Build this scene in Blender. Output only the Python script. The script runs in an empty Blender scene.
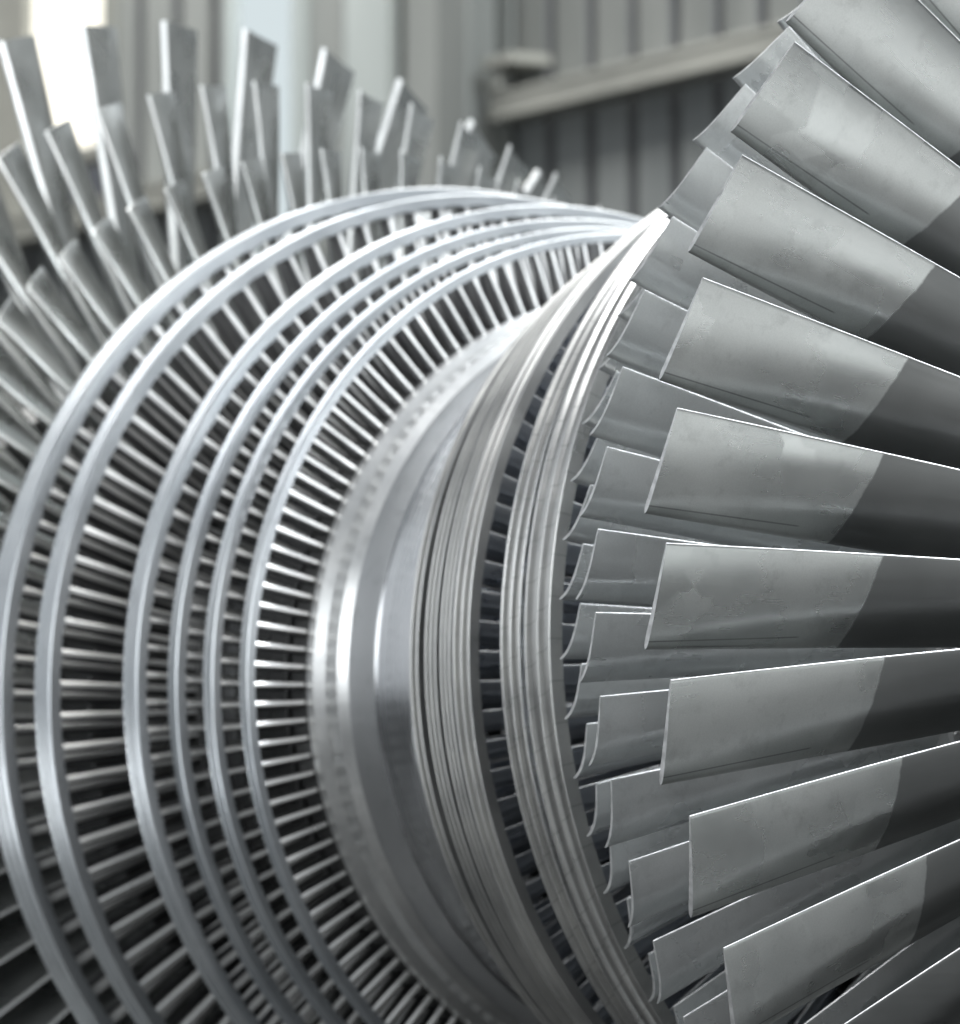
import bpy, bmesh, math, random
from mathutils import Matrix, Vector, noise
R = math.radians
random.seed(7)
sc = bpy.context.scene
C = bpy.data.collections.new("workshop"); sc.collection.children.link(C)

# ------------------------------------------------------------------ helpers
def link(o, parent=None):
    C.objects.link(o)
    if parent is not None: o.parent = parent
    return o

def obj(name, me, mat=None, parent=None):
    o = bpy.data.objects.new(name, me)
    if mat is not None:
        for m in (mat if isinstance(mat, (list, tuple)) else [mat]): me.materials.append(m)
    return link(o, parent)

def empty(name, loc=(0, 0, 0), parent=None):
    o = bpy.data.objects.new(name, None); o.location = loc; o.empty_display_size = .1
    return link(o, parent)

def tag(o, label=None, cat=None, group=None, kind=None):
    if label: o["label"] = label
    if cat: o["category"] = cat
    if group: o["group"] = group
    if kind: o["kind"] = kind
    return o

def mesh(name, verts, faces, smooth=True, sharp=35, mats=None, recalc=True):
    me = bpy.data.meshes.new(name)
    me.from_pydata(verts, [], faces); me.update()
    if recalc:
        bm = bmesh.new(); bm.from_mesh(me)
        bmesh.ops.recalc_face_normals(bm, faces=bm.faces)
        bm.to_mesh(me); bm.free()
    if mats: me.polygons.foreach_set("material_index", mats)
    if smooth:
        me.polygons.foreach_set("use_smooth", [True]*len(me.polygons))
        me.set_sharp_from_angle(angle=R(sharp))
    me.update()
    return me

class MB:
    def __init__(s): s.v = []; s.f = []
    def box(s, x0, x1, y0, y1, z0, z1):
        b = len(s.v)
        s.v += [(x, y, z) for x in (x0, x1) for y in (y0, y1) for z in (z0, z1)]
        s.f += [tuple(b+i for i in q) for q in ((0,1,3,2),(4,6,7,5),(0,4,5,1),(2,3,7,6),(0,2,6,4),(1,5,7,3))]
    def build(s, name, mat, parent=None, bevel=0.0, smooth=False):
        me = mesh(name, s.v, s.f, smooth=smooth)
        if bevel:
            bm = bmesh.new(); bm.from_mesh(me)
            bmesh.ops.bevel(bm, geom=bm.edges[:], offset=bevel, segments=2, affect='EDGES', profile=.5)
            bm.to_mesh(me); bm.free()
        return obj(name, me, mat, parent)

# ------------------------------------------------------------------ materials
def base_mat(name):
    m = bpy.data.materials.new(name); m.use_nodes = True
    nt = m.node_tree
    b = nt.nodes["Principled BSDF"]
    return m, nt, b
def N(nt, t, **kw):
    n = nt.nodes.new(t)
    for k, v in kw.items(): setattr(n, k, v)
    return n
def coords(nt, scale=(1,1,1), rnd=True):
    tc = N(nt, "ShaderNodeTexCoord"); mp = N(nt, "ShaderNodeMapping")
    mp.inputs["Scale"].default_value = scale
    nt.links.new(tc.outputs["Object"], mp.inputs["Vector"])
    if rnd:
        oi = N(nt, "ShaderNodeObjectInfo"); vm = N(nt, "ShaderNodeVectorMath", operation='MULTIPLY')
        vm.inputs[1].default_value = (37.1, 23.7, 51.3)
        cb = N(nt, "ShaderNodeCombineXYZ")
        for i in range(3): nt.links.new(oi.outputs["Random"], cb.inputs[i])
        nt.links.new(cb.outputs[0], vm.inputs[0]); nt.links.new(vm.outputs[0], mp.inputs["Location"])
    return mp.outputs["Vector"]
def noise_tex(nt, vec, scale, detail=4, rough=.55, dist=0.0):
    n = N(nt, "ShaderNodeTexNoise"); n.inputs["Scale"].default_value = scale
    n.inputs["Detail"].default_value = detail; n.inputs["Roughness"].default_value = rough
    n.inputs["Distortion"].default_value = dist
    nt.links.new(vec, n.inputs["Vector"]); return n.outputs["Fac"]
def mrange(nt, fac, a, b, lo=.3, hi=.7):
    n = N(nt, "ShaderNodeMapRange"); n.inputs[1].default_value = lo; n.inputs[2].default_value = hi
    n.inputs[3].default_value = a; n.inputs[4].default_value = b
    nt.links.new(fac, n.inputs[0]); return n.outputs[0]
def add(nt, a, b, op='ADD'):
    n = N(nt, "ShaderNodeMath", operation=op); nt.links.new(a, n.inputs[0])
    if isinstance(b, (int, float)): n.inputs[1].default_value = b
    else: nt.links.new(b, n.inputs[1])
    return n.outputs[0]
def N_abs(nt, a):
    n = N(nt, "ShaderNodeMath", operation='ABSOLUTE'); nt.links.new(a, n.inputs[0]); return n.outputs[0]
def mixc(nt, fac, c1, c2):
    n = N(nt, "ShaderNodeMix", data_type='RGBA')
    nt.links.new(fac, n.inputs[0]); n.inputs[6].default_value = (*c1, 1); n.inputs[7].default_value = (*c2, 1)
    return n.outputs[2]
def bump(nt, b, h, strength, dist):
    n = N(nt, "ShaderNodeBump"); n.inputs["Strength"].default_value = strength; n.inputs["Distance"].default_value = dist
    nt.links.new(h, n.inputs["Height"]); nt.links.new(n.outputs[0], b.inputs["Normal"])

def steel(name, c1, c2, r1, r2, blotch=5, brush=(1,1,1), brush_scale=60, brush_amt=.04, aniso=0.0, bmp=0.0, bdist=.0008, rnd=True, zone=None, metallic=.86, contrast=(.3,.7), patch=0.0, grain=0.0, joints=0, arot=0.0):
    """worn steel: broad patches of polish plus fine brush marks; zone = finish of a blade inside a slanted line across it"""
    m, nt, b = base_mat(name)
    b.inputs["Metallic"].default_value = metallic
    v = coords(nt, (1,1,1), rnd); vb = coords(nt, brush, rnd)
    big = noise_tex(nt, v, blotch, 3, .5, 0)
    fine = noise_tex(nt, vb, brush_scale, 2, .5)
    col = mixc(nt, mrange(nt, big, 0, 1, *contrast), c1, c2)
    rr = add(nt, mrange(nt, big, r1, r2, *contrast), mrange(nt, fine, -brush_amt, brush_amt, .3, .7))
    def mul(c, f):
        n = N(nt, "ShaderNodeMix", data_type='RGBA', blend_type='MULTIPLY'); n.inputs[0].default_value = 1.0
        cb = N(nt, "ShaderNodeCombineColor")
        for i in range(3): nt.links.new(f, cb.inputs[i])
        nt.links.new(c, n.inputs[6]); nt.links.new(cb.outputs[0], n.inputs[7]); return n.outputs[2]
    if patch:
        # hand ground patches, roughly square, each with a polish of its own
        vo = N(nt, "ShaderNodeTexVoronoi", distance='CHEBYCHEV', feature='SMOOTH_F1'); vo.inputs["Scale"].default_value = 13
        vo.inputs["Smoothness"].default_value = .12; vo.inputs["Randomness"].default_value = .8
        nt.links.new(v, vo.inputs["Vector"])
        sx = N(nt, "ShaderNodeSeparateColor"); nt.links.new(vo.outputs["Color"], sx.inputs[0])
        gate = mrange(nt, noise_tex(nt, v, 3.1, 2, .5), 0, 1, .42, .62)
        rr = add(nt, rr, add(nt, mrange(nt, sx.outputs[0], -patch, patch, 0, 1), gate, 'MULTIPLY'))
        col = mul(col, add(nt, add(nt, mrange(nt, sx.outputs[1], -.08, .08, 0, 1), gate, 'MULTIPLY'), 1.0))
    if grain:
        gr = noise_tex(nt, v, 420, 2, .7)
        col = mul(col, mrange(nt, gr, 1-grain, 1+grain, .25, .75))
        st = noise_tex(nt, v, 28, 5, .7)
        col = mul(col, mrange(nt, st, .86, 1.0, .30, .46))
    if joints:
        # butt joints between the shroud segments: thin slanted lines
        tj = N(nt, "ShaderNodeTexCoord"); sj = N(nt, "ShaderNodeSeparateXYZ"); nt.links.new(tj.outputs["Object"], sj.inputs[0])
        at = N(nt, "ShaderNodeMath", operation='ARCTAN2'); nt.links.new(sj.outputs[2], at.inputs[0]); nt.links.new(add(nt, sj.outputs[1], -1.0, 'MULTIPLY'), at.inputs[1])
        q = add(nt, add(nt, at.outputs[0], joints/6.28318, 'MULTIPLY'), add(nt, sj.outputs[0], -9.0, 'MULTIPLY'))
        q = N_abs(nt, add(nt, add(nt, add(nt, q, 50.0), 1.0, 'MODULO'), -.5))
        col = mul(col, mrange(nt, q, .62, 1.0, .006, .018))
    if zone:
        tc = N(nt, "ShaderNodeTexCoord"); sp = N(nt, "ShaderNodeSeparateXYZ"); nt.links.new(tc.outputs["Object"], sp.inputs[0])
        # distance outside the line r = zone[0] - zone[1] * z
        q = add(nt, add(nt, sp.outputs[1], -1.0, 'MULTIPLY'), add(nt, sp.outputs[2], zone[1], 'MULTIPLY'))
        wob = mrange(nt, noise_tex(nt, v, 45, 3, .6), -.0016, .0016)
        oi2 = N(nt, "ShaderNodeObjectInfo"); wob = add(nt, wob, mrange(nt, oi2.outputs["Random"], -.011, .011, 0, 1))
        q = add(nt, q, wob)
        f = mrange(nt, q, 0, 1, zone[0]-.0018, zone[0]+.0018)
        mx = N(nt, "ShaderNodeMix", data_type='RGBA'); nt.links.new(f, mx.inputs[0])
        dark = mixc(nt, mrange(nt, big, 0, 1, *contrast), zone[2], zone[3])
        nt.links.new(dark, mx.inputs[6]); nt.links.new(col, mx.inputs[7]); col = mx.outputs[2]
        # brazed seam of the hardened nose strip, from the tip inwards
        sm = add(nt, sp.outputs[2], add(nt, sp.outputs[1], -.0425, 'MULTIPLY'))
        line = mrange(nt, N_abs(nt, sm), 1, 0, .0006, .0013)
        line = add(nt, line, mrange(nt, add(nt, sp.outputs[1], -1.0, 'MULTIPLY'), 0, 1, 1.215, 1.222), 'MULTIPLY')
        m2 = N(nt, "ShaderNodeMix", data_type='RGBA'); nt.links.new(add(nt, line, .5, 'MULTIPLY'), m2.inputs[0])
        nt.links.new(col, m2.inputs[6]); m2.inputs[7].default_value = (.07, .07, .07, 1); col = m2.outputs[2]
        mr = N(nt, "ShaderNodeMix", data_type='FLOAT'); nt.links.new(f, mr.inputs[0])
        nt.links.new(add(nt, mrange(nt, fine, -.05, .05, .3, .7), zone[4]), mr.inputs[2]); nt.links.new(rr, mr.inputs[3]); rr = mr.outputs[0]
    nt.links.new(col, b.inputs["Base Color"]); nt.links.new(rr, b.inputs["Roughness"])
    if bmp: bump(nt, b, fine, bmp, bdist)
    if aniso:
        b.inputs["Anisotropic"].default_value = aniso
        b.inputs["Anisotropic Rotation"].default_value = arot
        tg = N(nt, "ShaderNodeTangent", direction_type='RADIAL', axis='X')
        nt.links.new(tg.outputs[0], b.inputs["Tangent"])
    return m

LATHE = (1, .004, .004)
M = {}
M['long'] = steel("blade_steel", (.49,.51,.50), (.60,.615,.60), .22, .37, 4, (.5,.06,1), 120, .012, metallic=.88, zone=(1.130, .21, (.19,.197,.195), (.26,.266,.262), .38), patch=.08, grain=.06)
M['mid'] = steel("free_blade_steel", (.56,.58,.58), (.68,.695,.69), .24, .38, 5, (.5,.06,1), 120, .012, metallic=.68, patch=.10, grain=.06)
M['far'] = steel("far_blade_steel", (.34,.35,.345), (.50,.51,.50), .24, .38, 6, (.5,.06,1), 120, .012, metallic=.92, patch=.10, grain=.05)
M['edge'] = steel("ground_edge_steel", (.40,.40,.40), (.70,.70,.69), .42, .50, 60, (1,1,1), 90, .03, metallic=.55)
M['rod'] = steel("blade_root_steel", (.42,.425,.42), (.54,.54,.53), .30, .40, 9, (1,.2,1), 80, .02, metallic=.85)
M['nose'] = steel("lit_nose_steel", (.80,.80,.78), (.90,.895,.87), .28, .40, 9, (1,.2,1), 80, .02, metallic=.66)  # noses coloured bright to stand in for the light they catch
M['passage'] = steel("shaded_passage_steel", (.13,.13,.135), (.22,.22,.22), .34, .44, 9, (1,.2,1), 80, .02, metallic=.95)  # colour darkened to stand in for shade between the blades
M['ring'] = steel("shroud_steel", (.42,.445,.465), (.55,.57,.58), .28, .38, 4, LATHE, 240, .03, aniso=.2, rnd=False, metallic=.82, grain=.03)
M['fin'] = steel("finned_shroud_steel", (.45,.45,.44), (.58,.577,.555), .27, .38, 9, LATHE, 300, .02, aniso=.2, rnd=False, metallic=.9, grain=.04, joints=94)
M['hub'] = steel("turned_shaft_steel", (.46,.47,.48), (.58,.585,.59), .25, .33, 3.2, LATHE, 160, .03, aniso=.75, arot=.25, rnd=False, metallic=1.0, grain=.03)
M['band'] = steel("satin_shaft_band_steel", (.58,.585,.58), (.70,.70,.685), .33, .40, 12, LATHE, 160, .03, aniso=.7, arot=.25, rnd=False, metallic=.9, grain=.05)
M['matte'] = steel("matte_shaft_steel", (.40,.405,.41), (.50,.505,.505), .34, .42, 5, LATHE, 160, .03, rnd=False, metallic=.9, grain=.04)
M['blue'] = steel("blued_blade_steel", (.30,.325,.37), (.40,.42,.45), .26, .36, 9, (1,.2,1), 80, .02, metallic=.9)
M['fin_plain'] = steel("plain_finned_shroud_steel", (.45,.45,.44), (.58,.577,.555), .32, .42, 9, LATHE, 300, .02, aniso=.2, rnd=False, metallic=.9, grain=.03)
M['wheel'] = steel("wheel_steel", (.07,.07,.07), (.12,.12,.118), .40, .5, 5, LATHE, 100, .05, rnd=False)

def plain(name, c1, c2, scale, rough, brush=(1,1,1), bmp=.1, bd=.003, metallic=0.0):
    m, nt, b = base_mat(name)
    v = coords(nt, brush, False)
    f = noise_tex(nt, v, scale, 6, .6, .3)
    nt.links.new(mixc(nt, mrange(nt, f, 0, 1, .3, .7), c1, c2), b.inputs["Base Color"])
    nt.links.new(mrange(nt, f, rough-.07, rough+.07), b.inputs["Roughness"])
    b.inputs["Metallic"].default_value = metallic
    bump(nt, b, f, bmp, bd)
    return m
M['sheet'] = plain("cladding_sheet", (.21,.222,.212), (.30,.312,.298), 2.2, .5, (1,1,.25))
M['sheet_dark'] = plain("lower_cladding_sheet", (.17,.182,.18), (.235,.247,.24), 2.2, .5, (1,1,.25))
M['sheet_mid'] = plain("right_cladding_sheet", (.125,.132,.126), (.19,.198,.188), 2.6, .5, (1,1,.3))  # darker sheet for the wall right of the post
M['groove_shade'] = plain("cladding_groove_shade", (.09,.095,.10), (.14,.145,.145), 3, .6)  # groove faces coloured dark in place of the shade inside them
M['girt'] = plain("painted_girt", (.19,.193,.175), (.30,.30,.27), 2.5, .55, (.6,1,1))
M['post'] = plain("painted_post", (.12,.13,.125), (.18,.19,.18), 2.5, .55, (1,1,.4))
M['pale'] = plain("pale_wall_panel", (.32,.35,.345), (.42,.455,.44), 1.8, .5, (1,1,.25))
M['bounce'] = plain("bounce_slab_pale", (.36,.36,.35), (.50,.50,.485), 1.1, .6, bmp=.2)
M['floor'] = plain("concrete_floor", (.014,.014,.0135), (.03,.0295,.028), .8, .55, bmp=.2)
def glow(name, col, s):
    m = bpy.data.materials.new(name); m.use_nodes = True; nt = m.node_tree; nt.nodes.clear()
    e = N(nt, "ShaderNodeEmission"); o = N(nt, "ShaderNodeOutputMaterial")
    e.inputs[0].default_value = (*col, 1); e.inputs[1].default_value = s
    nt.links.new(e.outputs[0], o.inputs[0]); return m
M['bright'] = glow("daylit_window", (1.0,.965,.84), 1.9)
M['bluish'] = glow("daylit_frosted_strip", (.80,.90,.93), .85)

# ------------------------------------------------------------------ rotor
AX0 = 6.10            # the axis frame is turned this much against the plumb line
rotor = tag(empty("turbine_rotor"), "double flow steel turbine rotor with finned shroud rings and fanned long blades", "turbine rotor")

def lathe(name, prof, seg, mod=None, sharp=28, closed=True):
    """prof: (x, r) loop round the rotor axis; mod(i, angle) may change the radius"""
    v, f = [], []
    n = len(prof)
    for k in range(seg):
        a = 2*math.pi*k/seg
        ca, sa = math.cos(a), math.sin(a)
        for i, (x, r) in enumerate(prof):
            rr = r + (mod(i, a) if mod else 0)
            v.append((x, -rr*ca, rr*sa))
    for k in range(seg):
        k2 = (k+1) % seg
        for i in range(n if closed else n-1):
            j = (i+1) % n
            f.append((k*n+i, k*n+j, k2*n+j, k2*n+i))
    return mesh(name, v, f, True, sharp)

def camber(b1, b2, p, n):
    pts = [(0.0, 0.0)]
    S = 40
    x = y = 0.0
    fine = [(0, 0)]
    for i in range(S):
        u = (i+.5)/S
        a = b1 + (b2-b1)*(1-(1-u)**p)
        x += math.cos(a)/S; y += math.sin(a)/S
        fine.append((x, y))
    out = []
    for i in range(n+1):
        u = .5-.5*math.cos(math.pi*i/n)
        u = .55*u + .45*i/n
        q = u*S; k = min(int(q), S-1); w = q-k
        a = b1 + (b2-b1)*(1-(1-u)**p)
        out.append((fine[k][0]*(1-w)+fine[k+1][0]*w, fine[k][1]*(1-w)+fine[k+1][1]*w, a, u))
    return out, (x, y)

def section(dt, ds, b1, b2, p, tl, tm, tt, n=16):
    """airfoil loop: chord vector scaled so that its length is |(dt, ds)|; tl, tm, tt = thickness at nose, middle, tail"""
    cam, end = camber(b1, b2, p, n)
    L = math.hypot(*end); W = math.hypot(dt, ds); k = W/L
    rot = math.atan2(ds, dt) - math.atan2(end[1], end[0])
    cr, sr = math.cos(rot), math.sin(rot)
    up, lo = [], []
    for (x, y, a, u) in cam:
        X, Y = (x*cr - y*sr)*k, (x*sr + y*cr)*k
        aa = a + rot
        # thickness
        if u < .12:
            q = u/.12; th = tl*math.sqrt(max(0, 1-(1-q)**2))*.5
        else:
            q = (u-.12)/.88
            th = .5*((tl*(1-q)+tt*q) + (tm-.5*(tl+tt))*math.sin(math.pi*q**.8))
        nx, ny = -math.sin(aa), math.cos(aa)
        up.append((X+nx*th - dt/2, Y+ny*th - ds/2)); lo.append((X-nx*th - dt/2, Y-ny*th - ds/2))
    ca, sa = math.cos(cam[-1][2]+rot), math.sin(cam[-1][2]+rot)
    ex, ey = (up[-1][0]+lo[-1][0])/2, (up[-1][1]+lo[-1][1])/2
    cap = [(ex + tt*.5*(ca*math.cos(g) - sa*math.sin(g)), ey + tt*.5*(sa*math.cos(g) + ca*math.sin(g))) for g in (R(50), 0, R(-50))]
    return up + cap + lo[::-1]

def lerp(a, b, t): return a+(b-a)*t
def blade_mesh(name, sgn, r0, r1, root, tip, nsec=18, n=16, ease=1.0, nose=0):
    """root / tip = (dt, ds, b1, b2, p, tl, tm, tt) in metres and degrees"""
    v, f, mi = [], [], []
    K = 2*(n+1)+3
    for s in range(nsec+1):
        q = s/nsec
        e = q**ease
        P = [lerp(a, b, e) for a, b in zip(root, tip)]
        loop = section(P[0], P[1], R(P[2]), R(P[3]), P[4], P[5], P[6], P[7], n)
        r = lerp(r0, r1, q)
        for (t, h) in loop:
            v.append((sgn*t, -math.sqrt(max(1e-6, r*r-h*h)), h))
    for s in range(nsec):
        for i in range(K):
            j = (i+1) % K
            f.append((s*K+i, s*K+j, (s+1)*K+j, (s+1)*K+i))
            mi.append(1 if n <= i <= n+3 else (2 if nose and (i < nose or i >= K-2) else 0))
    b = nsec*K
    for i in range(n):
        f.append((b+i, b+i+1, b+K-2-i, b+K-1-i)); mi.append(1)
    f.append(tuple(b+n+i for i in range(5))); mi.append(1)
    return mesh(name, v, f, True, 32, mi)

def copies_merged(name, me, angles):
    bm = bmesh.new()
    for a in angles:
        t = me.copy(); t.transform(Matrix.Rotation(a, 4, 'X')); bm.from_mesh(t); bpy.data.meshes.remove(t)
    o = bpy.data.meshes.new(name); bm.to_mesh(o); bm.free()
    o.polygons.foreach_set("use_smooth", [True]*len(o.polygons)); o.set_sharp_from_angle(angle=R(32))
    return o

def row(sgn, x, n, phase, arc, me, bname, mats, wheel_prof, wheel_label, ring=None, ring_label=None, ring_mat=None, wheel_mat=None):
    """one bladed wheel: the wheel is the part, its blades and its shroud ring the sub-parts"""
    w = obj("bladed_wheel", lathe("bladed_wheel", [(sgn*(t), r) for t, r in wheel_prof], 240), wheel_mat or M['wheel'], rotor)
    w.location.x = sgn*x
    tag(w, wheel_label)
    for m in mats: me.materials.append(m)
    step = 360.0/n
    vis, hid = [], []
    for k in range(n):
        th = phase - AX0 + k*step
        th = (th+180) % 360 - 180
        if arc and arc[0] <= th <= arc[1]: vis.append(th)
        else: hid.append(th)
    vis.sort()
    for th in vis:
        o = bpy.data.objects.new(bname, me); link(o, w)
        o.rotation_euler = (R(-th), 0, 0)
    if hid:
        h = obj("far_side_blades", copies_merged("far_side_blades", me, [R(-a) for a in hid]), None, w)
        if not h.data.materials:
            for m in mats: h.data.materials.append(m)
        h["kind"] = "stuff"
    if ring:
        rg = obj("shroud_ring", ring, ring_mat, w); tag(rg, ring_label)
    return w

def smooth_ring(sgn, w, ro, th, n):
    """left-hand shroud: two shallow grooves outside, a flat face and a scalloped inner lip towards the middle"""
    h = w/2
    a = .0026; g = .0040
    prof = [(-h, ro-th), (-h+.0012, ro-th-.0004), (h-.004, ro-th*.97), (h, ro-th*.93), (h, ro-.0016), (h-.0016, ro),
            (h-w*.33+g, ro), (h-w*.33+g*.6, ro-a*2), (h-w*.33-g*.6, ro-a*2), (h-w*.33-g, ro), (h-w*.66+g, ro), (h-w*.66+g*.6, ro-a*2), (h-w*.66-g*.6, ro-a*2), (h-w*.66-g, ro), (-h+.0016, ro), (-h, ro-.0016)]
    # here -h is the side facing the rotor's middle
    prof = [(-t, r) for t, r in prof]
    def mod2(i, a_):
        if i < 4 and n < 130:
            return .0036*abs(math.sin(.5*n*a_)) - .0022
        return 0.0
    return lathe("shroud_ring", [(sgn*t, r) for t, r in prof], n*10, mod2, 24)

def fin_ring(sgn, w, ro, th, nf, seg=512):
    """right-hand shroud: raised sealing fins outside"""
    h = w/2
    fw = .0055 if nf > 2 else .006
    p = (w-fw)/(nf-1)
    prof = [(-h, ro-th)]
    for k in range(nf):
        x = -h + k*p
        prof += [(x, ro-.0008), (x+.0008, ro), (x+fw-.0008, ro), (x+fw, ro-.0008)]
        if k < nf-1:
            g = p-fw
            prof += [(x+fw+g*.10, ro-.0075), (x+fw+g*.35, ro-.0092), (x+fw+g*.75, ro-.0088), (x+fw+g*.93, ro-.0070)]
    prof += [(h, ro-th)]
    return lathe("shroud_ring", [(sgn*t, r) for t, r in prof], seg, None, 24)

# stage: half-length inner/outer axial limits, shroud radius, shroud thickness, root radius, blade count
ST = {
 6: (.2816, .3086, .8421, .0180, .729, 146),
 5: (.3716, .4070, .8616, .0180, .720, 133),
 4: (.4580, .4902, .8877, .0215, .706, 124),
 3: (.5420, .5940, .9229, .0225, .692, 113),
 2: (.7851, .8443, .9716, .0248, .667, 102),
 1: (.9214, .9974, 1.000, .0270, .657, 94),
}
NEAR = {6: .0015, 5: .0058, 4: .0018, 3: -.0077, 2: .0002, 1: .0098}   # the near flow's shrouds differ a little in radius
PH_L = {6: 7.67, 5: 8.38, 4: 9.17, 3: 10.31, 2: 6.72, 1: 9.89}      # nose angle
PH_R = {6: 3., 5: 4., 4: 5., 3: 5.76, 2: 2., 1: 3.00}               # tail angle
ARC_L, ARC_R = (-52, 116), (-48, 62)
NAMES = {6: "smallest shrouded wheel beside the bare middle", 5: "second smallest shrouded wheel", 4: "shrouded wheel of middle size",
         3: "shrouded wheel before the wide gap", 2: "shrouded wheel after the wide gap", 1: "largest shrouded wheel beside the open blades"}

def shrouded_specs(k, sgn):
    ti, to, ro, th, rr, n = ST[k]
    c = max(.044, min(.058, to-ti))
    s = 2*math.pi*(ro-th)/n/.058
    if sgn < 0:   # nose towards the viewer
        root = (c*.95, .000, -36, 36, 1.0, .0155*s, .0165*s, .003)
        tip = (min(c*.85, (to-ti)*.84), .008*s, -26, 40, 1.0, .0160*s, .0145*s, .0028)
    else:         # thin tail towards the viewer
        root = (c*.95, .018*s, -38, 58, 1.0, .0140*s, .018*s, .003)
        tip = (min(c*.85, (to-ti)*.84), .030*s, -22, 66, 1.2, .0130*s, .013*s, .0028)
    return root, tip

for sgn in (-1, 1):
    for k in (6, 5, 4, 3, 2, 1):
        ti, to, ro, th, rr, n = ST[k]
        if sgn > 0: ro += NEAR[k]
        root, tip = shrouded_specs(k, sgn)
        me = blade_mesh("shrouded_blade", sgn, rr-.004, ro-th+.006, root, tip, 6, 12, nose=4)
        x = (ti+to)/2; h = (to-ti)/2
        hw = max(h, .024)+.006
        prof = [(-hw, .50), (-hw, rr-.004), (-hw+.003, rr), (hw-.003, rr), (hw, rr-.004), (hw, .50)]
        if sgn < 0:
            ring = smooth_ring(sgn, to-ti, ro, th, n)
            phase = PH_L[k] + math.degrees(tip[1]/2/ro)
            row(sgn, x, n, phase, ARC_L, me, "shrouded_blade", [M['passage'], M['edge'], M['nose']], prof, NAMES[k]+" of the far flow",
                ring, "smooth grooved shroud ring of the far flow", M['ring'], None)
        else:
            ring = fin_ring(sgn, to-ti, ro, th*.9, 2 if k == 6 else 3)
            phase = PH_R[k] - math.degrees(tip[1]/2/ro)
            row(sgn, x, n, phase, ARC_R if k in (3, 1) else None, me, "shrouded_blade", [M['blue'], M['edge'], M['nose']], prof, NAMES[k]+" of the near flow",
                ring, "shroud ring with raised sealing fins of the near flow", M['fin'] if k < 3 else M['fin_plain'])

# free-standing rows: x, tip radius (near, far), root radius, count, centre phase (near, far), arcs
FREE = {
 'A': dict(x=1.254, rt=(1.133, 1.114), rr=.68, n=77, ph=(5.13, 48.2), arc=((-30, 55), (-20, 118)), mat='mid',
           tip=(.062, .081, 14, 73, 2.2, .0045, .0048, .0026), tip_far=(.070, .084, 20, 70, 1.4, .006, .005, .0028), root=(.115, .035, -38, 62, 1.0, .016, .020, .004),
           lab=("row of short free-standing blades", )),
 'B': dict(x=1.572, rt=(1.304, 1.286), rr=.725, n=66, ph=(3.12, 70.7), arc=((-32, 52), (-20, 118)), mat='mid',
           tip=(.056, .101, 28, 75, 2.6, .0045, .0048, .0026), tip_far=(.070, .098, 30, 70, 1.4, .008, .006, .0028), root=(.135, .045, -35, 60, 1.0, .018, .022, .004),
           lab=("row of middle length free-standing blades", )),
 'C': dict(x=2.024, rt=(1.474, 1.468), rr=.74, n=48, ph=(5.10, 87.3), arc=((-30, 55), (-10, 122)), mat='long',
           tip=(.060, .146, 58, 70, 1.2, .0100, .0075, .0026), tip_far=(.085, .130, 45, 64, 1.3, .016, .010, .0034), root=(.185, .075, -32, 58, 1.0, .024, .028, .0045),
           lab=("end row of the longest free-standing blades", )),
}
for sgn in (-1, 1):
    for key, d in FREE.items():
        side = 0 if sgn > 0 else 1
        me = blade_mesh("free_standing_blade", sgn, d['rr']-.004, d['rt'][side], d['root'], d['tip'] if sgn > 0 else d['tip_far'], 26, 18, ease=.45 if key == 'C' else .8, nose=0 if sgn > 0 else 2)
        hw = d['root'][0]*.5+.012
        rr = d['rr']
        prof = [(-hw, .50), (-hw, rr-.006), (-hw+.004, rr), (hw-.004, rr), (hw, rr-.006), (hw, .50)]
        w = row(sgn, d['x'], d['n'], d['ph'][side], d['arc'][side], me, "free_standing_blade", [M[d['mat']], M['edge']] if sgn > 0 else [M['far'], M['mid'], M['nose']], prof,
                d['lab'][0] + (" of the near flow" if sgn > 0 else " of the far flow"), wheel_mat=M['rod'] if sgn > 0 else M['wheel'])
        if sgn > 0 and key in 'BC':
            # fir-tree blade roots let into the wheel rim, seen edge-on on its outer face
            v, f = [], []
            for kk in range(d['n']):
                for side_ in (-1, 1):
                    a0 = R(-(d['ph'][0]-AX0 + (kk+.5)*360/d['n']))
                    pts = []
                    for s in range(25):
                        q = s/24
                        rad = rr-.008-.085*q
                        off = side_*(.022*(1-q*.6) + .0045*math.sin(q*math.pi*6))
                        pts.append((rad, off))
                    b = len(v)
                    for (rad, off) in pts:
                        for (dx, do) in ((.0, -.0012), (.0022, -.0008), (.0022, .0008), (.0, .0012)):
                            y, z = -rad, off+do
                            ca, sa = math.cos(a0), math.sin(a0)
                            v.append((hw+dx, y*ca - z*sa, y*sa + z*ca))
                    for s in range(24):
                        for i in range(3):
                            f.append((b+s*4+i, b+s*4+i+1, b+s*4+4+i+1, b+s*4+4+i))
            obj("root_serration", mesh("root_serration", v, f, True, 40), M['edge'], w)

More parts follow.
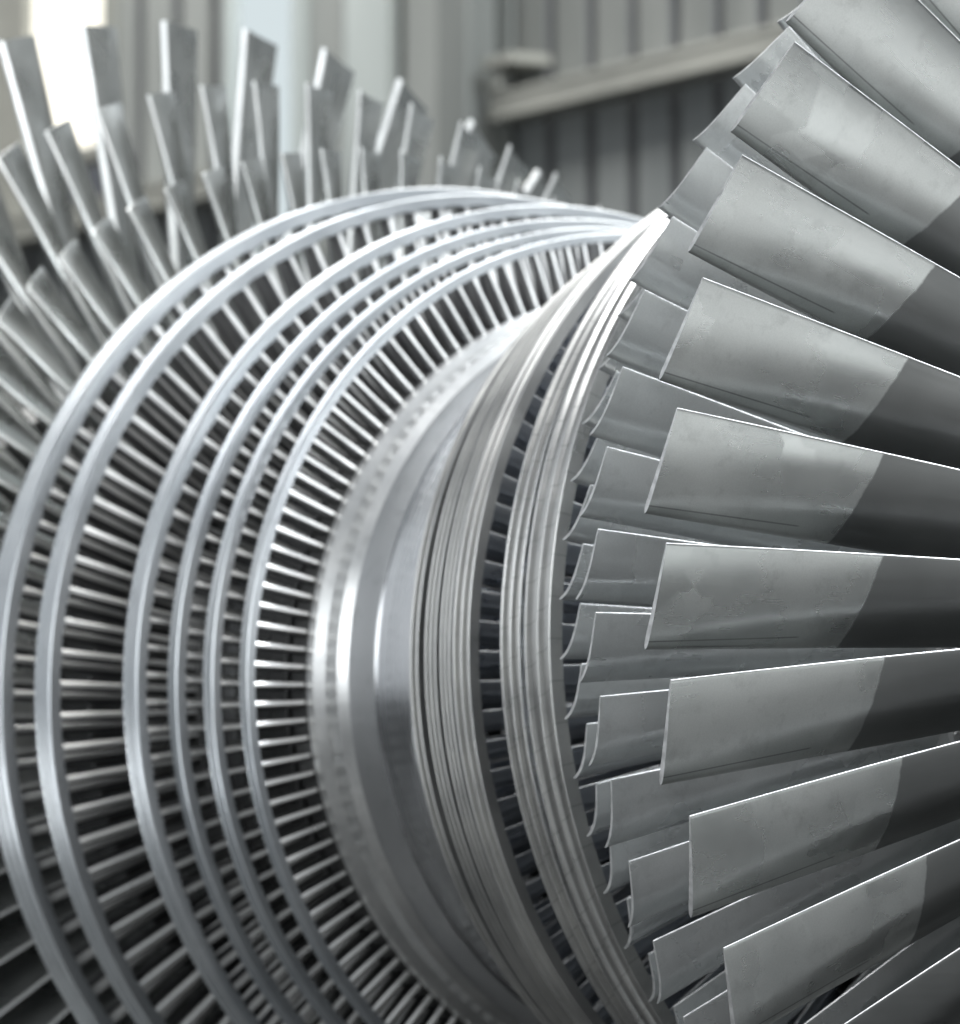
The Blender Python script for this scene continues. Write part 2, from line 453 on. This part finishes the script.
# shaft: bare turned middle, then a dark drum under the wheels, out to the journals
hubp = [(0, .690), (.056, .691), (.060, .687), (.086, .689), (.092, .693), (.12, .6945), (.16, .698), (.170, .700), (.186, .714), (.190, .7145),
        (.223, .7145), (.226, .715), (.247, .728), (.251, .7285), (.270, .7285)]
half = hubp + [(.2705, .62), (2.15, .60), (2.15, .66), (2.24, .66), (2.24, .38), (3.1, .38), (3.1, 0.0001)]
prof = [(-x, r) for x, r in reversed(half)] + half[1:]
sh = lathe("shaft", prof, 320, None, 22, closed=False)
tag(obj("shaft", sh, None, rotor), "bare turned steel shaft between the two flows")
sh.materials.append(M['hub']); sh.materials.append(M['band']); sh.materials.append(M['matte'])
for p in sh.polygons:
    ax = abs(p.center.x)
    p.material_index = 1 if .165 < ax < .275 else (2 if .0925 < ax < .165 else 0)

# ------------------------------------------------------------------ the hall behind
YW = 5.0
def clad(name, mat, x0, x1, z0, z1, pitch, depth, parent, phase=0.0, y=YW, fl=.74):
    """trapezoid ribbed sheet, ribs upright"""
    xs = []
    k = math.floor((x0-phase)/pitch)
    while k*pitch+phase < x1:
        b = k*pitch+phase
        for fx, fy in ((0, 0), (fl, 0), (fl+.05, 1), (.95, 1)):
            xs.append((b+fx*pitch, fy*depth))
        k += 1
    xs = [(x, d) for x, d in xs if x0 < x < x1]
    xs = [(x0, xs[0][1])] + xs + [(x1, xs[-1][1])]
    v, f, mi = [], [], []
    for x, d in xs:
        v += [(x, y+d, z0), (x, y+d, z1), (x, y+d+.03, z1), (x, y+d+.03, z0)]
    for i in range(len(xs)-1):
        for j in range(4):
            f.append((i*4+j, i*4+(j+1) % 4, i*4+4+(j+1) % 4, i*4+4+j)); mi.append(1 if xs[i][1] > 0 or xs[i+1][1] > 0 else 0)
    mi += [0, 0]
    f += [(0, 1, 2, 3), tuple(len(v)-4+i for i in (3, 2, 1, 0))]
    return obj(name, mesh(name, v, f, False, mats=mi), [mat, M['groove_shade']], parent)

wall = tag(empty("cladding_wall", (0, 0, 0)), "grey ribbed metal wall with bright window openings behind the rotor", "wall")
ZT = 6.0
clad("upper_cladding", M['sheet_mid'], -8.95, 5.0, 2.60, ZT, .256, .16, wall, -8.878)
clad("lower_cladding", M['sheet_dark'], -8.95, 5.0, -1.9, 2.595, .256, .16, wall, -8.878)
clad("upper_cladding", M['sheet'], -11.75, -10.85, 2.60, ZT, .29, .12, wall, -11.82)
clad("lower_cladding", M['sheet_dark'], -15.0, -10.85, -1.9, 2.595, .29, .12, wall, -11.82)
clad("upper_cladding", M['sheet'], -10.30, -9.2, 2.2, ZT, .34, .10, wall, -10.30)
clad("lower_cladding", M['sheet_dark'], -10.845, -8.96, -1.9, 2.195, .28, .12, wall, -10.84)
b = MB(); b.box(-15.0, -12.48, YW, YW+.05, 2.60, ZT); b.build("end_panel", M['girt'], wall)
b = MB(); b.box(-9.955, -9.645, YW-.05, YW-.01, 2.2, ZT); b.build("pale_panel", M['pale'], wall)
# windows
def window(x0, x1, z0, z1, glass, frame, label):
    f = MB(); t = .05
    f.box(x0-t, x0, YW-.04, YW+.06, z0-t, z1); f.box(x1, x1+t, YW-.04, YW+.06, z0-t, z1); f.box(x0, x1, YW-.04, YW+.06, z0-t, z0)
    o = f.build("window", frame, wall); tag(o, label)
    p = MB(); p.box(x0, x1, YW+.0, YW+.03, z0, z1); p.build("pane", glass, o)
window(-12.43, -11.80, 2.79, ZT, M['bright'], M['girt'], "blown out bright window")
window(-10.80, -10.35, 2.25, ZT, M['bluish'], M['pale'], "narrow frosted pale blue window")

def beam(name, x0, x1, z0, z1, d, mat, label, cat):
    m = MB(); t = .022
    m.box(x0, x1, YW-d, YW-.012, z1-t, z1); m.box(x0, x1, YW-d, YW-.012, z0, z0+t); m.box(x0, x1, YW-d*.55, YW-d*.55+.02, z0+t+.001, z1-t-.001)
    m.box(x0, x1, YW-d+.004, YW-d+.02, z0+t+.001, z1-t-.001)
    return tag(m.build(name, mat, None, .003), label, cat)
beam("wall_girt", -8.84, 5.0, 2.49, 2.585, .13, M['girt'], "pale painted steel girt running along the ribbed wall right of the post", "steel beam")
beam("wall_girt", -15.0, -10.62, 2.46, 2.56, .13, M['girt'], "pale painted steel ledge under the bright window at the far left", "steel beam")
p = MB(); p.box(-9.05, -8.85, YW-.21, YW-.19, -1.9, ZT); p.box(-9.05, -8.85, YW-.04, YW-.02, -1.9, ZT); p.box(-8.96, -8.94, YW-.189, YW-.041, -1.9, ZT)
tag(p.build("steel_post", M['post'], None, .003), "dark upright steel post standing against the ribbed wall", "steel post")
# bracket plate where the girt meets the post
m = MB(); m.box(-8.845, -8.64, YW-.16, YW-.005, 2.665, 2.70); m.box(-8.80, -8.76, YW-.14, YW-.12, 2.588, 2.663)
tag(m.build("wall_bracket", M['girt'], None, .004), "stubby pale steel bracket joining the girt to the dark post", "bracket")

fl = MB(); fl.box(-40, 40, -40, 5.4, -2.1, -1.9); tag(fl.build("floor", M['floor']), kind="structure")

ap = MB(); ap.box(5.7, 14, -9, 5.0, -1.95, -1.88); tag(ap.build("bounce_slab", M['bounce']), kind="structure")  # unseen pale slab, added to bounce light onto the long blades

# ------------------------------------------------------------------ light
W = bpy.data.worlds.new("World"); sc.world = W; W.use_nodes = True
nt = W.node_tree; bg = nt.nodes["Background"]
tc = N(nt, "ShaderNodeTexCoord"); sp = N(nt, "ShaderNodeSeparateXYZ"); nt.links.new(tc.outputs["Generated"], sp.inputs[0])
rp = N(nt, "ShaderNodeValToRGB")
el = rp.color_ramp.elements
el[0].position = 0.0; el[0].color = (.012, .013, .015, 1)
el[1].position = 1.0; el[1].color = (.44, .47, .50, 1)
e = el.new(.46); e.color = (.036, .041, .049, 1)
e = el.new(.56); e.color = (.105, .112, .124, 1)
e = el.new(.72); e.color = (.30, .32, .34, 1)
nt.links.new(mrange(nt, sp.outputs[2], 0, 1, -1, 1), rp.inputs[0]); nt.links.new(rp.outputs[0], bg.inputs[0])
bg.inputs[1].default_value = 1.0

def area(name, loc, target, sx, sy, power, col=(1, 1, 1)):
    l = bpy.data.lights.new(name, 'AREA'); l.shape = 'RECTANGLE'; l.size = sx; l.size_y = sy; l.energy = power; l.color = col
    o = bpy.data.objects.new(name, l); C.objects.link(o); o.location = loc
    o.rotation_euler = (Vector(target)-Vector(loc)).to_track_quat('-Z', 'Y').to_euler()
    return o
area("overhead_light", (-6, 3.2, 6.4), (-6, 2.6, 0), 20, 3.4, 1700, (1, .99, .96))
area("door_light", (-8.2, -4.4, -1.1), (0, -.5, -.2), .7, 1.2, 45, (.93, .97, 1))
area("overhead_light", (3.2, 3.1, 6.4), (-.3, -.3, 0), 1.6, 4.0, 1350, (.86, .93, 1))
area("overhead_light", (8.0, -1.2, 6.6), (7.2, -1.0, 0), 3.5, 3, 1200, (.97, .98, 1))  # added overhead fill without a known source, brightens slab and upper blades
area("left_fill", (-6.5, -7.5, 2.6), (.5, -.5, 0), 9, 5.5, 150, (.90, .95, 1))  # added soft fill from the left, no real window there
area("front_light", (5, -11, 2.4), (.8, -.8, 0), 7, 3.6, 560, (.93, .97, 1))  # unseen fill on the camera side, added to brighten the blade faces

# ------------------------------------------------------------------ camera
cam = bpy.data.cameras.new("camera"); co = bpy.data.objects.new("camera", cam); C.objects.link(co)
Rm = Matrix(((.518994, .072806, .851672), (.854778, -.044206, -.517108), (0, .996366, -.085176)))
co.matrix_world = Matrix.Translation((9.69718, -6.42017, -.68610)) @ Rm.to_4x4()
cam.sensor_fit = 'HORIZONTAL'; cam.sensor_width = 36; cam.lens = 6492.62/960*36
cam.clip_start = .1; cam.clip_end = 200
cam.dof.use_dof = True; cam.dof.focus_distance = 9.2; cam.dof.aperture_fstop = 6.0
sc.camera = co
sc.view_settings.view_transform = 'Standard'; sc.view_settings.look = 'None'
sc.view_settings.exposure = 0; sc.view_settings.gamma = 1; sc.view_settings.use_curve_mapping = False
